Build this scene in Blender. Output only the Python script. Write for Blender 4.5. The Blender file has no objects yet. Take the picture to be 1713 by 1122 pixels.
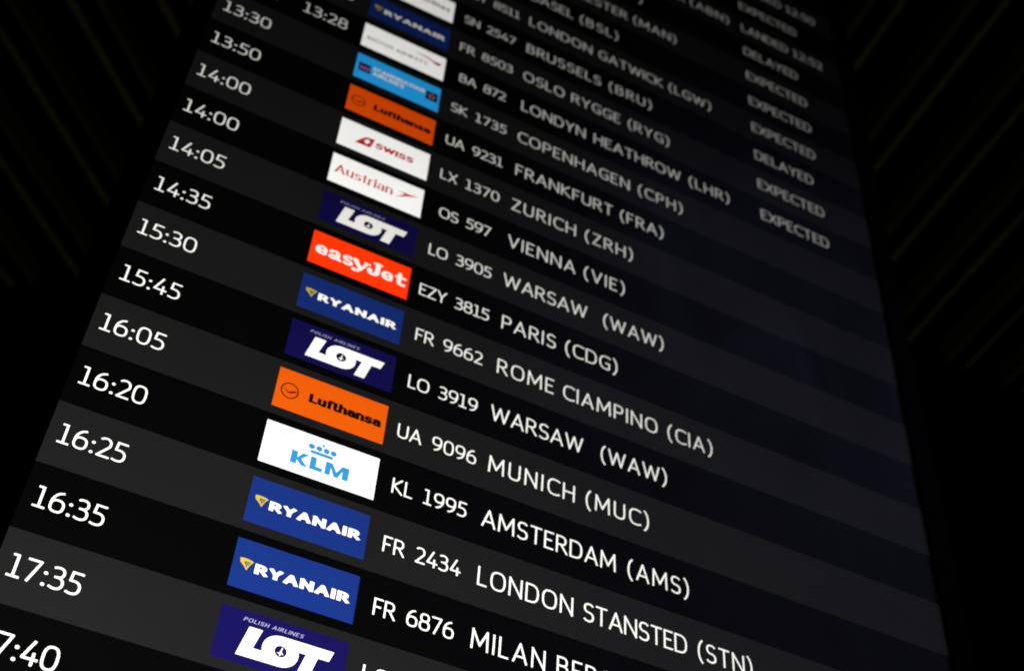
import bpy, bmesh, math
from mathutils import Matrix, Vector

scene = bpy.context.scene
COL = scene.collection

# ---------------------------------------------------------------- place
# Board frame: X along the rows, Y up the screen, Z out of the screen towards the viewer (metres).
# World: board X -> x, board Z -> -y, board Y -> z (+ mounting height).
U = 0.1                     # one airline tile is 10 cm wide
ROW = 0.590795 * U          # row pitch
H0 = 2.06                   # height of board row 0 above the hall floor


def W(x, y, z=0.0):
    return Vector((x, -z, y + H0))


# ---------------------------------------------------------------- camera
cam = bpy.data.cameras.new("camera")
cam_ob = bpy.data.objects.new("camera", cam)
COL.objects.link(cam_ob)
cam.sensor_width = 36.0
cam.lens = 36.0 * 2265.43 / 1713.0
cam.clip_start = 0.01
cam.clip_end = 200
R = ((0.89126067, 0.06055976, 0.44942947),
     (0.35459642, -0.71085473, -0.60741038),
     (0.28269384, 0.70072682, -0.65503113))      # camera right, down, forward in the board frame
right, down, fwd = [Vector((r[0], -r[2], r[1])) for r in R]
m = Matrix((right, -down, -fwd)).transposed().to_4x4()
m.translation = W(-0.15965971, -0.45938426, 0.85936304)
cam_ob.matrix_world = m
cam.dof.use_dof = True
cam.dof.focus_distance = 1.01
cam.dof.aperture_fstop = 6.8
scene.camera = cam_ob

# ---------------------------------------------------------------- world, added lights, exposure
world = bpy.data.worlds.new("World")
scene.world = world
world.use_nodes = True
world.node_tree.nodes["Background"].inputs[0].default_value = (0.0004, 0.0004, 0.0005, 1)
world.node_tree.nodes["Background"].inputs[1].default_value = 1.0



def added_light(name, size, power, rgb, at, to):
    la = bpy.data.lights.new(name, "AREA")
    la.shape = "DISK"
    la.size = size
    la.energy = power
    la.color = rgb
    lamp = bpy.data.objects.new(name, la)
    COL.objects.link(lamp)
    lamp.location = W(*at)
    lamp.rotation_euler = (W(*to) - lamp.location).to_track_quat("-Z", "Y").to_euler()


# cool light added out of view to lay a faint veil on the slanted glass
added_light("added_light", 3.0, 21.0, (0.50, 0.53, 1.0), (2.5, 2.5, 1.9), (0.55, 0.7, 0.0))
# unseen warm light added below, behind the board, to brighten the ceiling slats
added_light("added_uplight", 0.5, 1.2, (1.0, 0.95, 0.75), (0.5, -1.0, -0.7), (0.5, 1.74, -0.6))

scene.view_settings.view_transform = "Standard"
scene.view_settings.look = "None"
scene.view_settings.exposure = 0
scene.view_settings.gamma = 1
scene.view_settings.use_curve_mapping = False
scene.cycles.filter_width = 1.9

# ---------------------------------------------------------------- materials
TINT = 0.0125               # how strongly the screen's dark front film absorbs (rises with the slant of the view)
COAT_IOR = 1.1
WHITE = 2.6


def new_mat(name):
    mt = bpy.data.materials.new(name)
    mt.use_nodes = True
    return mt, mt.node_tree.nodes["Principled BSDF"], mt.node_tree


def screen_mat(name, rgb, tint=(TINT,) * 3, mottle=0.0):
    """lit liquid-crystal pixels behind a dark front film; bright pixels keep more of their light at a slant than dark ones"""
    mt, b, nt = new_mat(name)
    tint = tuple(tint) if isinstance(tint, (tuple, list)) else (tint,) * 3
    b.inputs["Base Color"].default_value = (0.002, 0.002, 0.002, 1)
    b.inputs["Specular IOR Level"].default_value = 0.0
    b.inputs["Coat Weight"].default_value = 1.0
    b.inputs["Coat IOR"].default_value = COAT_IOR
    b.inputs["Coat Tint"].default_value = (*tint, 1)
    b.inputs["Emission Color"].default_value = (*[c / t ** 1.11 for c, t in zip(rgb, tint)], 1)
    b.inputs["Emission Strength"].default_value = 1.0
    tc = nt.nodes.new("ShaderNodeTexCoord")
    # wiped glass: the gloss varies in broad smears
    n = nt.nodes.new("ShaderNodeTexNoise")
    n.inputs["Scale"].default_value = 7.0
    n.inputs["Detail"].default_value = 6.0
    n.inputs["Distortion"].default_value = 1.2
    mp = nt.nodes.new("ShaderNodeMapping")
    mp.inputs["Scale"].default_value = (1.0, 1.0, 0.45)
    mp.inputs["Rotation"].default_value = (0, 0.5, 0)
    nt.links.new(tc.outputs["Object"], mp.inputs["Vector"])
    nt.links.new(mp.outputs["Vector"], n.inputs["Vector"])
    mr = nt.nodes.new("ShaderNodeMapRange")
    mr.inputs["From Min"].default_value = 0.3
    mr.inputs["From Max"].default_value = 0.7
    mr.inputs["To Min"].default_value = 0.22
    mr.inputs["To Max"].default_value = 0.42
    nt.links.new(n.outputs["Fac"], mr.inputs["Value"])
    nt.links.new(mr.outputs["Result"], b.inputs["Coat Roughness"])
    if mottle:
        # uneven backlight
        g = nt.nodes.new("ShaderNodeTexNoise")
        g.inputs["Scale"].default_value = 16.0
        g.inputs["Detail"].default_value = 8.0
        g.inputs["Roughness"].default_value = 0.65
        nt.links.new(tc.outputs["Object"], g.inputs["Vector"])
        m2 = nt.nodes.new("ShaderNodeMapRange")
        m2.inputs["From Min"].default_value = 0.3
        m2.inputs["From Max"].default_value = 0.7
        m2.inputs["To Min"].default_value = 1.0 - mottle
        m2.inputs["To Max"].default_value = 1.0 + mottle
        nt.links.new(g.outputs["Fac"], m2.inputs["Value"])
        nt.links.new(m2.outputs["Result"], b.inputs["Emission Strength"])
    mt.cycles.emission_sampling = "NONE"
    return mt


def plain_mat(name, rgb, rough, spec=0.5, noise=0.0, scale=20.0):
    mt, b, nt = new_mat(name)
    b.inputs["Base Color"].default_value = (*rgb, 1)
    b.inputs["Roughness"].default_value = rough
    b.inputs["Specular IOR Level"].default_value = spec
    if noise:
        n = nt.nodes.new("ShaderNodeTexNoise")
        n.inputs["Scale"].default_value = scale
        n.inputs["Detail"].default_value = 5
        tc = nt.nodes.new("ShaderNodeTexCoord")
        nt.links.new(tc.outputs["Object"], n.inputs["Vector"])
        r = nt.nodes.new("ShaderNodeValToRGB")
        r.color_ramp.elements[0].color = (*[c * (1 - noise) for c in rgb], 1)
        r.color_ramp.elements[1].color = (*[c * (1 + noise) for c in rgb], 1)
        nt.links.new(n.outputs["Fac"], r.inputs["Fac"])
        nt.links.new(r.outputs["Color"], b.inputs["Base Color"])
    return mt


M = {
    "white": screen_mat("screen_white", (WHITE * 0.99, WHITE * 0.975, WHITE * 0.91), 0.0135),
    "paper": screen_mat("screen_tile_white", (1.95, 1.93, 1.87), 0.085, 0.03),
    "band_light": screen_mat("screen_band_grey", (0.0232, 0.0232, 0.0230), TINT, 0.06),
    "band_dark": screen_mat("screen_band_black", (0.0032, 0.0032, 0.0032), TINT, 0.08),
    "royal": screen_mat("screen_royal_blue", (0.0185, 0.060, 0.385), TINT, 0.04),
    "gold": screen_mat("screen_gold", (1.25, 0.95, 0.08)),
    "navy": screen_mat("screen_navy", (0.0150, 0.0112, 0.152), 0.008, 0.04),
    "scarlet": screen_mat("screen_orange_red", (2.2, 0.115, 0.008), (0.05, 0.0125, 0.0125)),
    "orange": screen_mat("screen_orange", (1.36, 0.225, 0.006), (0.07, 0.016, 0.0125)),
    "ink": screen_mat("screen_black_ink", (0.006, 0.005, 0.004)),
    "sky_blue": screen_mat("screen_sky_blue", (0.075, 1.00, 2.1), (0.0125, 0.025, 0.03)),
    "crown_blue": screen_mat("screen_crown_blue", (0.07, 0.56, 1.15), 0.03),
    "pale_cyan": screen_mat("screen_pale_cyan", (0.35, 0.95, 1.15), 0.05),
    "pale": screen_mat("screen_pale_lilac", (0.75, 0.75, 1.2)),
    "crimson": screen_mat("screen_crimson", (1.3, 0.012, 0.02), 0.03),
    "red": screen_mat("screen_red", (1.5, 0.12, 0.07), 0.03),
    "slate": screen_mat("screen_slate_blue", (0.30, 0.31, 0.55)),
    "deep_blue": screen_mat("screen_deep_blue", (0.02, 0.03, 0.35)),
    "pink": screen_mat("screen_pink", (1.6, 0.5, 0.7)),
    "grey": screen_mat("screen_grey", (0.9, 0.9, 1.0)),
    "casing": plain_mat("black_casing", (0.0015, 0.0015, 0.0016), 0.6, 0.02, 0.3, 60),
    "bezel": plain_mat("black_bezel", (0.0012, 0.0012, 0.0012), 0.55, 0.006, 0.3, 90),
    "ceiling": plain_mat("black_ceiling_paint", (0.0015, 0.0015, 0.0014), 0.9, 0.0, 0.4, 8),
    "slat": plain_mat("black_slat", (0.002, 0.002, 0.0018), 0.8, 0.0, 0.3, 12),
    "edge_lit": plain_mat("olive_painted_edge_light", (0.25, 0.24, 0.06), 0.7, 0.0, 0.35, 5),  # light along the brighter slat edge, painted as an olive strip
    "edge_faint": plain_mat("dull_olive_painted_edge_light", (0.12, 0.12, 0.05), 0.7, 0.0, 0.35, 5),  # weaker light on the other slat edge, painted duller
    "wall": plain_mat("black_wall_paint", (0.0012, 0.0012, 0.0012), 0.9, 0.0, 0.3, 4),
}


# ---------------------------------------------------------------- objects
def link(name, me, parent=None):
    o = bpy.data.objects.new(name, me)
    COL.objects.link(o)
    if parent is not None:
        o.parent = parent
    return o


def tag(o, label=None, cat=None, group=None, kind=None):
    for k, v in (("label", label), ("category", cat), ("group", group), ("kind", kind)):
        if v:
            o[k] = v
    return o


class Sheet:
    """flat figures in the board frame, piled a few microns apart, linked as one mesh"""

    def __init__(self, z, step=6e-6):
        self.v, self.f, self.mi, self.mats = [], [], [], []
        self.z, self.step = z, step

    def slot(self, mat):
        if mat not in self.mats:
            self.mats.append(mat)
        return self.mats.index(mat)

    def poly(self, pts, mat):
        """filled simple outline, any shape"""
        i = self.slot(mat)
        self.z += self.step
        n0 = len(self.v)
        from mathutils.geometry import tessellate_polygon
        self.v += [(x, y, self.z) for x, y in pts]
        for t in tessellate_polygon([[Vector((x, y, 0)) for x, y in pts]]):
            self.f.append(tuple(n0 + k for k in t))
            self.mi.append(i)

    def rect(self, x0, y0, x1, y1, mat):
        i = self.slot(mat)
        self.z += self.step
        n0 = len(self.v)
        self.v += [(x0, y0, self.z), (x1, y0, self.z), (x1, y1, self.z), (x0, y1, self.z)]
        self.f.append((n0, n0 + 1, n0 + 2, n0 + 3))
        self.mi.append(i)

    def disc(self, cx, cy, rx, ry, mat, n=20):
        self.poly([(cx + rx * math.cos(2 * math.pi * k / n), cy + ry * math.sin(2 * math.pi * k / n)) for k in range(n)], mat)

    def build(self, name, parent=None):
        me = bpy.data.meshes.new(name)
        me.from_pydata([tuple(W(*p)) for p in self.v], [], self.f)
        for mt in self.mats:
            me.materials.append(M[mt])
        me.polygons.foreach_set("material_index", self.mi)
        bm = bmesh.new()
        bm.from_mesh(me)
        for fc in bm.faces:
            fc.normal_update()
            if fc.normal.y > 0:
                fc.normal_flip()
        bm.to_mesh(me)
        bm.free()
        return link(name, me, parent)


# ---------------------------------------------------------------- lettering: every glyph is a set of pen strokes
def E(cx, cy, rx, ry, a0, a1, n=2.5, k=None):
    k = k or max(4, int(abs(a1 - a0) / 15))
    out = []
    for i in range(k + 1):
        a = math.radians(a0 + (a1 - a0) * i / k)
        c, s = math.cos(a), math.sin(a)
        out.append((cx + rx * math.copysign(abs(c) ** (2 / n), c), cy + ry * math.copysign(abs(s) ** (2 / n), s)))
    return out


def six():
    return [E(.25, .30, .25, .30, 0, 360), [(0, .34)] + E(.42, .40, .42, .60, 180, 98, 2.1)]


G = {
    "A": (.62, [[(0, 0), (.31, 1), (.62, 0)], ("b", [(.1, .30), (.52, .30)])]),
    "B": (.50, [[(0, 1), (.22, 1)] + E(.22, .77, .22, .23, 90, -90) + [(0, .54)], [(0, .54), (.24, .54)] + E(.24, .27, .25, .27, 90, -90) + [(0, 0), (0, 1)]]),
    "C": (.52, [E(.36, .5, .36, .5, 55, 305, 2.6)]),
    "D": (.58, [[(0, 0), (0, 1), (.2, 1)] + E(.2, .5, .38, .5, 90, -90, 2.6) + [(0, 0)]]),
    "E": (.40, [[(.40, 1), (0, 1), (0, 0), (.40, 0)], ("b", [(0, .52), (.36, .52)])]),
    "F": (.40, [[(.40, 1), (0, 1), (0, 0)], ("b", [(0, .5), (.36, .5)])]),
    "G": (.56, [E(.36, .5, .36, .5, 55, 285, 2.6) + [(.56, .06), (.56, .46), (.36, .46)]]),
    "H": (.56, [[(0, 0), (0, 1)], [(.56, 0), (.56, 1)], ("b", [(0, .52), (.56, .52)])]),
    "I": (.0, [[(0, 0), (0, 1)]]),
    "J": (.36, [[(.36, 1), (.36, .25)] + E(.16, .25, .2, .25, 0, -130)]),
    "K": (.52, [[(0, 0), (0, 1)], [(.48, 1), (.05, .52)], [(.05, .52), (.53, 0)]]),
    "L": (.38, [[(0, 1), (0, 0), (.38, 0)]]),
    "M": (.74, [[(0, 0), (.03, 1)], [(.03, 1), (.37, .22)], [(.37, .22), (.71, 1)], [(.71, 1), (.74, 0)]]),
    "N": (.58, [[(0, 0), (0, 1)], [(0, 1), (.58, 0)], [(.58, 0), (.58, 1)]]),
    "O": (.66, [E(.33, .5, .33, .5, 0, 360, 2.6, 32)]),
    "P": (.46, [[(0, 0), (0, 1), (.2, 1)] + E(.2, .73, .26, .27, 90, -90) + [(0, .46)]]),
    "Q": (.66, [E(.33, .5, .33, .5, 0, 360, 2.6, 32), [(.4, .2), (.66, -.1)]]),
    "R": (.50, [[(0, 0), (0, 1), (.2, 1)] + E(.2, .74, .25, .26, 90, -90) + [(0, .48)], [(.22, .48), (.52, 0)]]),
    "S": (.46, [E(.25, .755, .22, .245, 40, 265, 2.3) + E(.23, .255, .24, .255, 85, -140, 2.3)]),
    "T": (.52, [("b", [(-.04, 1), (.56, 1)]), [(.26, 1), (.26, 0)]]),
    "U": (.54, [[(0, 1), (0, .3)] + E(.27, .3, .27, .3, 180, 360) + [(.54, 1)]]),
    "V": (.58, [[(0, 1), (.29, 0), (.58, 1)]]),
    "W": (.92, [[(0, 1), (.22, 0), (.46, .93), (.70, 0), (.92, 1)]]),
    "X": (.54, [[(0, 0), (.54, 1)], [(0, 1), (.54, 0)]]),
    "Y": (.54, [[(0, 1), (.27, .45)], [(.54, 1), (.27, .45)], [(.27, .45), (.27, 0)]]),
    "Z": (.48, [[(.02, 1), (.48, 1), (0, 0), (.5, 0)]]),
    "(": (.20, [E(.36, .45, .36, .72, 118, 242, 2.0)]),
    ")": (.20, [E(-.16, .45, .36, .72, 62, -62, 2.0)]),
    "0": (.52, [E(.26, .5, .26, .5, 0, 360, 2.7, 32)]),
    "1": (.40, [[(.04, 1), (.2, 1), (.2, 0)], ("b", [(-.04, 0), (.44, 0)])]),
    "2": (.44, [[(.03, .93)] + E(.2, .72, .23, .28, 110, -25, 2.3) + [(0, 0), (.46, 0)]]),
    "3": (.44, [[(.03, .96)] + E(.18, .77, .22, .23, 105, -90, 2.3), [(.12, .54)] + E(.18, .27, .26, .27, 90, -105, 2.3) + [(0, .05)]]),
    "4": (.50, [[(.30, 1), (0, .24), (.52, .24)], [(.38, .48), (.38, 0)]]),
    "5": (.44, [[(.43, 1), (.07, 1), (.04, .60)] + E(.17, .30, .27, .30, 100, -105, 2.3) + [(0, .04)]]),
    "6": (.50, six()),
    "7": (.46, [[(0, 1), (.46, 1), (.13, 0)]]),
    "8": (.50, [E(.25, .77, .21, .23, 0, 360), E(.25, .27, .25, .27, 0, 360)]),
    "9": (.50, [[(.5 - x, 1 - y) for x, y in st] for st in six()]),
    ":": (.10, [("o", [(.05, .04), (.05, .041)]), ("o", [(.05, .58), (.05, .581)])]),
    "a": (.40, [[(.02, .62)] + E(.2, .52, .19, .2, 120, 0, 2.4) + [(.39, .0)], [(.39, .42), (.16, .40)] + E(.16, .2, .16, .2, 100, 270, 2.2) + [(.39, .12)]]),
    "e": (.42, [[(.02, .36), (.42, .36)] + E(.21, .36, .21, .36, 0, 315, 2.3)]),
    "f": (.18, [[(.26, 1), (.18, 1), (.09, .88), (.09, 0)], ("b", [(-.08, .70), (.27, .70)])]),
    "h": (.40, [[(0, 0), (0, 1)], [(0, .42)] + E(.2, .46, .2, .26, 170, 0, 2.4) + [(.4, 0)]]),
    "i": (.0, [[(0, 0), (0, .72)], ("o", [(0, .98), (0, .981)])]),
    "l": (.0, [[(0, 0), (0, 1)]]),
    "n": (.40, [[(0, 0), (0, .72)], [(0, .42)] + E(.2, .46, .2, .26, 170, 0, 2.4) + [(.4, 0)]]),
    "r": (.22, [[(0, 0), (0, .72)], [(0, .42)] + E(.22, .44, .22, .28, 170, 85, 2.4)]),
    "s": (.36, [E(.19, .545, .17, .175, 35, 265, 2.3) + E(.17, .18, .19, .18, 85, -145, 2.3)]),
    "t": (.20, [[(.08, .94), (.08, .12), (.15, 0), (.24, 0)], ("b", [(-.08, .70), (.25, .70)])]),
    "u": (.40, [[(0, .72), (0, .22)] + E(.2, .24, .2, .24, 180, 350, 2.4), [(.4, .72), (.4, 0)]]),
    "y": (.44, [[(0, .72), (.23, .02)], [(.46, .72), (.14, -.26), (-.02, -.28)]]),
}


def ribbon(sheet, pts, width, cap, mat, tr, nib=1.0):
    """one pen stroke as a flat band; width(direction) gives the pen's width, tr maps glyph to board"""
    q = [pts[0]]
    for p in pts[1:]:
        if math.hypot(p[0] - q[-1][0], p[1] - q[-1][1]) > 1e-4:
            q.append(p)
    closed = len(q) > 3 and math.hypot(q[0][0] - q[-1][0], q[0][1] - q[-1][1]) < 1e-3
    if len(q) < 2:
        return

    def d(a, b):
        l = math.hypot(b[0] - a[0], b[1] - a[1])
        return ((b[0] - a[0]) / l, (b[1] - a[1]) / l)

    def pw(v):
        return width * (nib + (1 - nib) * abs(v[1]))

    # a sharp turn starts a new stroke with a round joint
    for i in range(1, len(q) - 1):
        a, b = d(q[i - 1], q[i]), d(q[i], q[i + 1])
        if a[0] * b[0] + a[1] * b[1] < -0.25:
            ribbon(sheet, q[:i + 1], width, cap + "x", mat, tr, nib)
            ribbon(sheet, q[i:], width, "x" + cap, mat, tr, nib)
            r = min(pw(a), pw(b)) / 2
            n = 12
            sheet.poly([tr(q[i][0] + r * math.cos(6.2832 * k / n), q[i][1] + r * math.sin(6.2832 * k / n)) for k in range(n)], mat)
            return
    head, tail = (cap[0], cap[-1]) if len(cap) > 1 else (cap, cap)
    L, Rr = [], []
    n = len(q)
    for i in range(n):
        if closed and i in (0, n - 1):
            a, b = d(q[-2], q[-1]), d(q[0], q[1])
        else:
            a = d(q[i - 1], q[i]) if i else d(q[0], q[1])
            b = d(q[i], q[i + 1]) if i < n - 1 else d(q[-2], q[-1])
        tx, ty = a[0] + b[0], a[1] + b[1]
        l = math.hypot(tx, ty) or 1
        tx, ty = tx / l, ty / l
        c = max(0.55, tx * b[0] + ty * b[1])
        h = (pw(a) + pw(b)) / 4 / c
        px, py = q[i]
        if not closed:
            if i == 0 and head == "s":
                px, py = px - tx * h, py - ty * h
            if i == n - 1 and tail == "s":
                px, py = px + tx * h, py + ty * h
        L.append((px - ty * h, py + tx * h))
        Rr.append((px + ty * h, py - tx * h))
    k = sheet.slot(mat)
    sheet.z += sheet.step
    n0 = len(sheet.v)
    for a, b in zip(L, Rr):
        sheet.v.append((*tr(*a), sheet.z))
        sheet.v.append((*tr(*b), sheet.z))
    for i in range(n - 1):
        j = n0 + 2 * i
        sheet.f.append((j, j + 1, j + 3, j + 2))
        sheet.mi.append(k)
    if not closed:
        for flag, p, v in ((head, q[0], d(q[0], q[1])), (tail, q[-1], d(q[-2], q[-1]))):
            if flag == "o":
                r = pw(v) / 2
                m_ = 14
                sheet.poly([tr(p[0] + r * math.cos(6.2832 * t / m_), p[1] + r * math.sin(6.2832 * t / m_)) for t in range(m_)], mat)


def lay(s, stroke, gap, space):
    x, out = 0.0, []
    for i, ch in enumerate(s):
        if ch == " ":
            x += space
            continue
        out.append((ch, x))
        x += G[ch][0] + stroke + gap
    return out, x - gap


def text(sheet, s, mat, base, cap, stroke, x0=None, x1=None, mid=None, gap=.19, space=.36, fit="gap",
         slant=0.0, nib=1.0, ends="s", serif=0.0, dot=1.45):
    """write s with its baseline at base and capitals cap high (metres); x0..x1 or mid place it"""
    out, w = lay(s, stroke, gap, space)
    sx = 1.0
    if x0 is not None and x1 is not None:
        if fit == "gap":
            n = len(s) - 1 - s.count(" ")
            gap += ((x1 - x0) / cap - w) / max(1, n)
            out, w = lay(s, stroke, gap, space)
            # the last measured width decides
            sx = (x1 - x0) / (w * cap)
        else:
            sx = (x1 - x0) / (w * cap)
        left = x0
    elif x1 is not None:
        left = x1 - w * cap
    elif mid is not None:
        left = mid - w * cap / 2
    else:
        left = x0
    hs = stroke / 2
    for ch, gx in out:
        def tr(x, y, gx=gx):
            yy = hs + y * (1 - stroke)
            return (left + (gx + hs + x + slant * yy) * cap * sx, base + yy * cap)
        for st in G[ch][1]:
            kind, pts = (st[0], st[1]) if isinstance(st, tuple) else (ends, st)
            if kind == "o":
                ribbon(sheet, pts, stroke * dot, "o", mat, tr)
            elif kind == "b":
                ribbon(sheet, pts, stroke, "b" if ends == "s" else ends, mat, tr, nib)
            else:
                ribbon(sheet, pts, stroke, kind, mat, tr, nib)
            if serif and kind != "o":
                for p, o in ((pts[0], pts[1]), (pts[-1], pts[-2])):
                    if abs(p[0] - o[0]) < .45 * abs(p[1] - o[1]) and min(abs(p[1]), abs(p[1] - .72), abs(p[1] - 1)) < .02:
                        ribbon(sheet, [(p[0] - serif, p[1]), (p[0] + serif, p[1])], stroke * max(nib, .4), "b", mat, tr)
    return left + w * cap * sx


# ---------------------------------------------------------------- setting: dark ceiling with two fans of slats, dark wall
def box(bm, pts8):
    vs = [bm.verts.new(p) for p in pts8]
    for f in ((0, 1, 2, 3), (7, 6, 5, 4), (0, 4, 5, 1), (1, 5, 6, 2), (2, 6, 7, 3), (3, 7, 4, 0)):
        bm.faces.new([vs[i] for i in f])
    return bm.faces[-6:] if False else None


def finish(bm, name, mats, parent=None):
    bmesh.ops.recalc_face_normals(bm, faces=bm.faces[:])
    me = bpy.data.meshes.new(name)
    bm.to_mesh(me)
    bm.free()
    for k in mats:
        me.materials.append(M[k])
    return link(name, me, parent)


YC = 1.74                   # slat undersides above board row 0
bm = bmesh.new()
box(bm, [W(x, y, z) for y in (YC + 0.06, YC + 0.12) for x, z in ((-3.5, -1.80), (5.0, -1.80), (5.0, 0.6), (-3.5, 0.6))])
for f in bm.faces:
    f.material_index = 0


def slat(bm, along, norm, c0, c1, t0, t1, bright_first):
    """a hanging slat between offsets c0<c1 across its run, from t0 to t1 along it, the light on each lower edge painted as an olive strip"""
    def P(c, t, y):
        return W(norm[0] * c + along[0] * t, y, norm[1] * c + along[1] * t)
    bw = 0.0135
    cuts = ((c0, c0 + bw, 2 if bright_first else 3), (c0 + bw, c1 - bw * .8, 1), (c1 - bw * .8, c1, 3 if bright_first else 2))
    for a, b, mi in cuts:
        lift = 0.0 if mi != 1 else 0.004
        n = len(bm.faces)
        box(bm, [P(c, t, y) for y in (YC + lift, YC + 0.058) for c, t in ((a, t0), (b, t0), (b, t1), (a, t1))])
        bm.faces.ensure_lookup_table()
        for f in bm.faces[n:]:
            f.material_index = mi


aL, nL = (0.676, -0.737), (0.737, 0.676)
aR, nR = (0.078, -0.997), (0.997, 0.078)
for k in range(-4, 10):
    c = -1.196 + 0.1705 * k
    # the run ends near the wall; starts well overhead
    ts = [((-1.64) - nL[1] * c) / aL[1], (0.5 - nL[1] * c) / aL[1]]
    ts.append((0.36 - nL[0] * c) / aL[0])
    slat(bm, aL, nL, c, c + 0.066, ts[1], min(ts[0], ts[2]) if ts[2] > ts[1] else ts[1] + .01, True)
for k in range(-3, 14):
    c = 0.952 + 0.168 * k
    t_end = (-0.76 - nR[1] * c) / aR[1]
    t_start = (0.5 - nR[1] * c) / aR[1]
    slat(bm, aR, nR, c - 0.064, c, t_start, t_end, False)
ceiling = finish(bm, "ceiling", ["ceiling", "slat", "edge_lit", "edge_faint"])
tag(ceiling, "black ceiling with thin slats fanning out behind the board, light on their edges painted olive", "ceiling", None, "structure")

bm = bmesh.new()
box(bm, [W(x, y, z) for y in (-2.06, YC + 0.059) for x, z in ((-3.5, -1.90), (5.0, -1.90), (5.0, -1.805), (-3.5, -1.805))])
wall = finish(bm, "back_wall", ["wall"])
tag(wall, "plain black wall far behind the board", "wall", None, "structure")

# ---------------------------------------------------------------- the arrivals board
XL, XR = -1.58 * U, 7.0 * U
R0, R1 = -1, 24
YB, YT = (R0 - .5) * ROW, (R1 + .5) * ROW
board = bpy.data.objects.new("arrivals_board", None)
COL.objects.link(board)
tag(board, "tall portrait flight arrivals screen glowing in the dark with airline tiles and white lettering", "display screen")

# casing behind, bezel round the screen
BL, BR, BB, BT = XL - .022, XR + .028, YB - .022, YT + .022
bm = bmesh.new()
box(bm, [W(x, y, z) for z in (-0.075, -0.0012) for x, y in ((BL, BB), (BR, BB), (BR, BT), (BL, BT))])
bmesh.ops.bevel(bm, geom=[e for e in bm.edges], offset=0.003, segments=2, affect="EDGES")
finish(bm, "casing", ["casing"], board)
bm = bmesh.new()
g = 0.0012
for x0, y0, x1, y1 in ((BL, BB, XL - g, BT), (XR + g, BB, BR, BT), (XL - g + .0001, BB, XR + g - .0001, YB - g), (XL - g + .0001, YT + g, XR + g - .0001, BT)):
    box(bm, [W(x, y, z) for z in (-0.001, 0.004) for x, y in ((x0, y0), (x1, y0), (x1, y1), (x0, y1))])
finish(bm, "bezel", ["bezel"], board)
bm = bmesh.new()
for xp in (0.12, 0.42):
    n = 14
    lo = [bm.verts.new(W(xp + .018 * math.cos(6.2832 * k / n), 1.2, -0.1 + .018 * math.sin(6.2832 * k / n))) for k in range(n)]
    hi = [bm.verts.new(W(xp + .018 * math.cos(6.2832 * k / n), YC + 0.061, -0.1 + .018 * math.sin(6.2832 * k / n))) for k in range(n)]
    for k in range(n):
        bm.faces.new((lo[k], lo[(k + 1) % n], hi[(k + 1) % n], hi[k]))
    bm.faces.new(lo)
    bm.faces.new(hi)
    box(bm, [W(x, y, z) for z in (-0.12, -0.0755) for x, y in ((xp - .03, 1.15), (xp + .03, 1.15), (xp + .03, 1.35), (xp - .03, 1.35))])
finish(bm, "hanger", ["casing"], board)

# --- airline tiles (tile frame: x 0..1 across, y 0..0.432 up, in tile widths)
TH = 0.432


def tile(row, bg):
    s = Sheet(0.0006)
    y0 = row * ROW - 0.3656 * ROW
    s.rect(0, y0, U, y0 + TH * U, bg)
    s.z += 3e-5

    def T(x, y):
        return (x * U, y0 + y * U)
    return s, T, y0


def sc(T, pts):
    return [T(*p) for p in pts]


def logo_blue_harp(row):
    s, T, y0 = tile(row, "royal")
    # gold swooping harp
    s.poly(sc(T, [(.050, .262), (.080, .268), (.120, .266), (.160, .256), (.128, .205), (.116, .166), (.088, .200), (.058, .226)]), "gold")
    s.poly(sc(T, [(.088, .240), (.118, .246), (.140, .243), (.118, .205), (.112, .192), (.098, .212)]), "royal")
    for k in range(3):
        x = .100 + .013 * k
        ribbon(s, [(x, .206 - .004 * k), (x + .012, .243)], .0045, "b", "gold", T)
    text(s, "RYANAIR", "white", y0 + .160 * U, .094 * U, .27, x0=.176 * U, x1=.940 * U, gap=.10, fit="scale")
    return s


def logo_navy_italic(row):
    s, T, y0 = tile(row, "navy")
    # L with its foot run into the ring, the ring run into the bar of the T
    s.poly(sc(T, [(.236, .312), (.338, .312), (.290, .150), (.372, .150)] + E(.498, .190, .142, .122, 197, 90, 2.1, 12) + [(.498, .312), (.897, .312), (.868, .226), (.783, .226), (.735, .050), (.640, .050), (.690, .226), (.636, .226)]
                  + E(.498, .190, .138, .122, 17, -90, 2.1, 12) + [(.176, .068)]), "white")
    s.disc(.498 * U, y0 + .190 * U, .047 * U, .047 * U, "navy", 24)
    # small crane in the ring
    s.poly(sc(T, [(.470, .172), (.492, .182), (.506, .226), (.511, .226), (.505, .190), (.522, .170), (.519, .166), (.500, .180), (.488, .170)]), "white")
    s.poly(sc(T, [(.486, .171), (.505, .181), (.501, .155), (.496, .155)]), "white")
    text(s, "POLISH AIRLINES", "pale", y0 + .346 * U, .033 * U, .15, x0=.179 * U, x1=.640 * U, gap=.22, space=.5, fit="scale", slant=.25)
    return s


def logo_orange_bird(row):
    s, T, y0 = tile(row, "orange")
    ribbon(s, E(.123, .211, .074, .080, 0, 360, 2.0, 36), .0115, "b", "ink", T)
    # crane with raised wings
    s.poly(sc(T, [(.056, .232), (.092, .216), (.108, .196), (.132, .202), (.150, .214), (.172, .222), (.190, .220), (.168, .206), (.144, .190), (.118, .182), (.104, .186), (.094, .204)]), "ink")
    ribbon(s, [(.108, .188), (.140, .208), (.180, .206)], .006, "b", "ink", T)
    text(s, "Lufthansa", "ink", y0 + .163 * U, .106 * U, .285, x0=.298 * U, x1=.957 * U, gap=.0, fit="scale")
    return s


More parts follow.
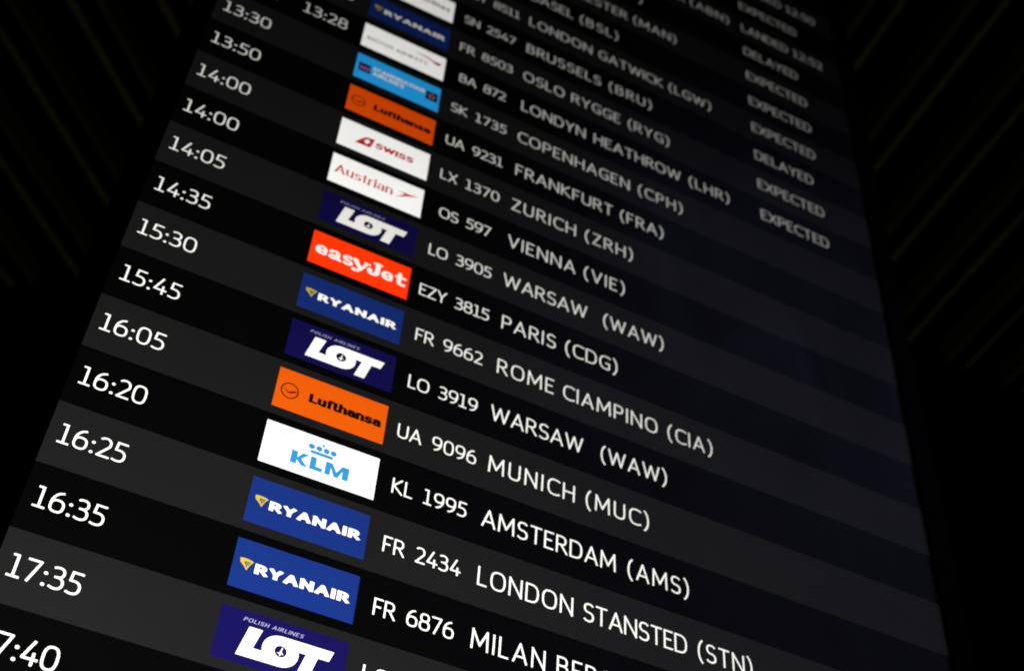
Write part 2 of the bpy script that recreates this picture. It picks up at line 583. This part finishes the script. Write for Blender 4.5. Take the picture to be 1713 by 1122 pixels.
def logo_white_crown(row):
    s, T, y0 = tile(row, "paper")
    for x in (.408, .474, .538, .600):
        s.disc(x * U, y0 + .317 * U, .028 * U, .027 * U, "crown_blue")
    ribbon(s, [(.505, .342), (.505, .378)], .012, "b", "crown_blue", T)
    ribbon(s, [(.488, .360), (.522, .360)], .012, "b", "crown_blue", T)
    s.rect(*T(.405, .250), *T(.602, .282), "crown_blue")
    s.rect(*T(.254, .090), *T(.308, .219), "crown_blue")
    s.poly(sc(T, [(.300, .148), (.350, .219), (.406, .219), (.344, .156), (.408, .090), (.350, .090), (.300, .143)]), "crown_blue")
    s.poly(sc(T, [(.420, .090), (.530, .090), (.530, .130), (.472, .130), (.472, .219), (.420, .219)]), "crown_blue")
    s.poly(sc(T, [(.552, .090), (.600, .090), (.600, .170), (.635, .090), (.669, .090), (.704, .170), (.704, .090), (.758, .090), (.758, .219), (.696, .219), (.652, .142), (.609, .219), (.552, .219)]), "crown_blue")
    text(s, "Royal Dutch Airlines".upper(), "pale_cyan", y0 + .034 * U, .024 * U, .2, x0=.262 * U, x1=.747 * U, gap=.25, space=.6, fit="scale")
    return s


def logo_orange_red(row):
    s, T, y0 = tile(row, "scarlet")

    def pen(pts, w, nib=.45, cap="o"):
        ribbon(s, pts, w, cap, "white", T, nib)
    # fat rounded slab letters
    def e(x):
        pen([(x + .024, .206), (x + .096, .206)] + E(x + .060, .208, .040, .046, 0, 180, 2.1), .036, .62)
        pen(E(x + .066, .208, .046, .044, 175, 315, 2.0), .046, .5)
    e(.050)
    e(.716)
    # a
    pen([(.196, .238)] + E(.238, .226, .034, .030, 120, 0, 2.2) + [(.274, .168), (.300, .158)], .044, .5)
    pen(E(.226, .178, .028, .020, 60, 320, 2.0) + [(.262, .176)], .034, .7)
    # s
    pen(E(.372, .232, .034, .024, 40, 262, 2.0) + E(.372, .180, .038, .024, 82, -140, 2.0), .036, .75)
    # y
    pen([(.444, .252), (.502, .165)], .048, .6)
    pen([(.560, .250), (.512, .158), (.480, .122), (.440, .124)], .030, .8)
    pen([(.420, .258), (.472, .258)], .020, 1)
    pen([(.540, .258), (.592, .258)], .020, 1)
    s.disc(.444 * U, y0 + .124 * U, .024 * U, .022 * U, "white")
    # J
    pen([(.672, .300), (.672, .200)] + E(.632, .196, .040, .040, 0, -150, 2.1), .050, .6)
    pen([(.634, .306), (.708, .306)], .022, 1)
    s.disc(.596 * U, y0 + .196 * U, .026 * U, .026 * U, "white")
    # t
    pen([(.898, .292), (.896, .190)] + E(.928, .190, .032, .030, 180, 310, 2.1), .044, .55)
    pen([(.862, .250), (.956, .252)], .026, 1)
    return s


def logo_red_tail(row):
    s, T, y0 = tile(row, "paper")
    s.poly(sc(T, [(.180, .132), (.252, .236), (.280, .268), (.300, .280), (.388, .292), (.352, .140)]), "crimson")
    ribbon(s, [(.276, .210), (.340, .218)], .026, "b", "paper", T)
    ribbon(s, [(.303, .178), (.314, .250)], .026, "b", "paper", T)
    text(s, "SWISS", "crimson", y0 + .168 * U, .096 * U, .27, x0=.398 * U, x1=.824 * U, gap=.04, fit="scale", slant=.06)
    return s


def logo_red_arrow(row):
    s, T, y0 = tile(row, "paper")
    text(s, "Austrian", "red", y0 + .160 * U, .132 * U, .16, x0=.050 * U, x1=.672 * U, gap=.09, fit="scale", nib=.45, serif=.11)
    s.poly(sc(T, [(.706, .262), (.800, .272), (.860, .274), (.958, .294), (.870, .250), (.822, .226), (.790, .206), (.745, .186), (.694, .152), (.760, .212), (.800, .248), (.770, .260)]), "red")
    return s


def logo_sky_blue(row):
    s, T, y0 = tile(row, "sky_blue")
    s.rect(*T(.036, .140), *T(.174, .288), "deep_blue")
    text(s, "SAS", "pink", y0 + .178 * U, .062 * U, .24, x0=.052 * U, x1=.158 * U, gap=.12, fit="scale", slant=.2)
    text(s, "SCANDINAVIAN", "white", y0 + .232 * U, .066 * U, .24, x0=.198 * U, x1=.812 * U, gap=.10, fit="scale")
    text(s, "AIRLINES", "white", y0 + .146 * U, .066 * U, .24, x0=.204 * U, x1=.575 * U, gap=.10, fit="scale")
    s.rect(*T(.834, .150), *T(.972, .300), "ink")
    for a in range(5):
        t = math.radians(90 + 72 * a)
        s.disc((.903 + .034 * math.cos(t)) * U, y0 + (.225 + .036 * math.sin(t)) * U, .013 * U, .013 * U, "grey", 8)
    ribbon(s, [(.872, .212), (.934, .238)], .014, "b", "crimson", T)
    return s


def logo_white_ribbon(row):
    s, T, y0 = tile(row, "paper")
    text(s, "BRITISH AIRWAYS", "slate", y0 + .150 * U, .070 * U, .17, x0=.056 * U, x1=.784 * U, gap=.20, space=.45, fit="scale", nib=.6)
    s.poly(sc(T, [(.612, .300), (.700, .316), (.790, .312), (.870, .288), (.958, .296), (.930, .262), (.880, .256), (.800, .282), (.700, .300)]), "red")
    s.poly(sc(T, [(.958, .292), (.930, .262), (.872, .258), (.830, .270), (.880, .240), (.925, .234)]), "slate")
    return s


def logo_white_dots(row):
    s, T, y0 = tile(row, "paper")
    # red letter of dots at the left end
    for i in range(3):
        for j in range(5):
            s.disc((.10 + .035 * i - .004 * j) * U, y0 + (.12 + .046 * j) * U, .014 * U, .014 * U, "crimson", 10)
    text(s, "airlines", "slate", y0 + .188 * U, .098 * U, .19, x0=.560 * U, x1=.946 * U, gap=.17, fit="scale")
    return s


def logo_plain_red(row):
    return logo_orange_red(row)


NAMES = {
    logo_blue_harp: "royal blue tile with white capitals and a small gold harp",
    logo_navy_italic: "navy tile with heavy white italic letters round a ring",
    logo_orange_bird: "orange tile with black lettering and a ringed crane",
    logo_white_crown: "white tile with light blue letters under a crown",
    logo_orange_red: "orange red tile with fat rounded white letters",
    logo_red_tail: "white tile with a red tail fin and red capitals",
    logo_red_arrow: "white tile with red serif lettering and a red swoosh",
    logo_sky_blue: "sky blue tile with white capitals and two dark squares",
    logo_white_ribbon: "white tile with grey blue capitals and a red ribbon",
    logo_white_dots: "white tile with small grey blue lettering",
}

# row: scheduled, estimated, tile, flight, destination words (text, x0, x1), status
N_ = None
ROWS = {
    0: ("17:40", N_, N_, N_, [], N_),
    1: ("17:35", N_, logo_navy_italic, "LO", [], N_),
    2: ("16:35", N_, logo_blue_harp, "FR 6876", [("MILAN", 1.980, 2.640), ("BERGAMO", 2.745, N_)], N_),
    3: ("16:25", N_, logo_blue_harp, "FR 2434", [("LONDON", 1.985, 2.875), ("STANSTED", 2.972, 3.990), ("(STN)", 4.10, 4.66)], N_),
    4: ("16:20", N_, logo_white_crown, "KL 1995", [("AMSTERDAM", 1.975, 3.280), ("(AMS)", 3.400, 4.030)], N_),
    5: ("16:05", N_, logo_orange_bird, "UA 9096", [("MUNICH", 1.990, 2.853), ("(MUC)", 2.966, 3.625)], N_),
    6: ("15:45", N_, logo_navy_italic, "LO 3919", [("WARSAW", 1.965, 2.920), ("(WAW)", 3.110, 3.828)], N_),
    7: ("15:30", N_, logo_blue_harp, "FR 9662", [("ROME", 1.985, 2.588), ("CIAMPINO", 2.690, 3.735), ("(CIA)", 3.850, 4.367)], N_),
    8: ("14:35", N_, logo_orange_red, "EZY 3815", [("PARIS", 1.990, 2.582), ("(CDG)", 2.690, 3.282)], N_),
    9: ("14:05", N_, logo_navy_italic, "LO 3905", [("WARSAW", 1.965, 2.920), ("(WAW)", 3.110, 3.828)], N_),
    10: ("14:00", N_, logo_red_arrow, "OS 597", [("VIENNA", 1.975, 2.765), ("(VIE)", 2.868, 3.362)], N_),
    11: ("14:00", N_, logo_red_tail, "LX 1370", [("ZURICH", 1.978, 2.752), ("(ZRH)", 2.866, 3.462)], N_),
    12: ("13:50", N_, logo_orange_bird, "UA 9231", [("FRANKFURT", 1.985, 3.205), ("(FRA)", 3.300, 3.862)], N_),
    13: ("13:30", N_, logo_sky_blue, "SK 1735", [("COPENHAGEN", 1.975, 3.422), ("(CPH)", 3.535, 4.135)], N_),
    14: ("13:25", "13:28", logo_white_ribbon, "BA 872", [("LONDYN", 1.985, 2.825), ("HEATHROW", 2.940, 4.128), ("(LHR)", 4.245, 4.818)], "EXPECTED"),
    15: (N_, "13:10", logo_blue_harp, "FR 8503", [("OSLO", 1.975, 2.522), ("RYGGE", 2.620, 3.292), ("(RYG)", 3.400, 3.985)], "EXPECTED"),
    16: (N_, N_, logo_white_dots, "SN 2547", [("BRUSSELS", 1.982, 3.012), ("(BRU)", 3.128, 3.742)], "DELAYED"),
    17: (N_, N_, N_, "EZY 8511", [("LONDON", 1.985, 2.875), ("GATWICK", 2.975, 3.912), ("(LGW)", 4.005, 4.645)], "EXPECTED"),
    18: (N_, N_, N_, N_, [("BASEL", 1.982, 2.585), ("(BSL)", 2.685, 3.252)], "EXPECTED"),
    19: (N_, N_, N_, N_, [("MANCHESTER", 1.985, 3.385), ("(MAN)", 3.482, 4.152)], "EXPECTED"),
    20: (N_, N_, N_, N_, [("P)", N_, 3.625)], "DELAYED"),
    21: (N_, N_, N_, N_, [("R", N_, 4.320), ("(ABN)", 4.420, 5.065)], "LANDED 12:52"),
    22: (N_, N_, N_, N_, [], "EXPECTED"),
    23: (N_, N_, N_, N_, [], "LANDED 12:50"),
}

STROKE = .093
for r in range(R0, R1 + 1):
    s = Sheet(0.0002)
    s.rect(XL, (r - .5) * ROW, XR, (r + .5) * ROW, "band_light" if r % 2 else "band_dark")
    row = s.build("flight_row", board)
    if r not in ROWS:
        continue
    sched, est, logo, flight, words, status = ROWS[r]
    yc = r * ROW
    for nm, val, mid in (("scheduled_time", sched, -1.237), ("estimated_time", est, -.447)):
        if val:
            t = Sheet(0.0007)
            text(t, val, "white", yc - .143 * ROW, .312 * ROW, STROKE, mid=mid * U, gap=.11, dot=1.6)
            t.build(nm, row)
    if logo:
        o = logo(r).build("airline_logo", row)
        o["label"] = NAMES[logo]
    if flight:
        t = Sheet(0.0007)
        cap = .262 * ROW
        if flight == "LO":
            text(t, flight, "white", yc - .130 * ROW, cap, .112, x0=1.135 * U, gap=.14)
        else:
            w = {"EZY 8511": (1.11, 1.85), "EZY 3815": (1.11, 1.85), "UA 9096": (1.115, 1.868), "BA 872": (1.19, 1.775), "OS 597": (1.19, 1.775)}.get(flight, (1.142, 1.828))
            text(t, flight, "white", yc - .130 * ROW, cap, .100, x0=w[0] * U, x1=w[1] * U, gap=.12, space=.54)
        t.build("flight_number", row)
    if words:
        t = Sheet(0.0007)
        for wd, a, b in words:
            text(t, wd, "white", yc - .155 * ROW, .312 * ROW, STROKE, x0=a * U if a else None, x1=b * U if b else None, gap=.17)
        t.build("destination", row)
    if status:
        t = Sheet(0.0007)
        w = {"EXPECTED": 6.285, "DELAYED": 6.185}.get(status, 6.68)
        text(t, status, "white", yc - .155 * ROW, .312 * ROW, STROKE, x0=5.28 * U, x1=w * U, gap=.14)
        t.build("flight_status", row)
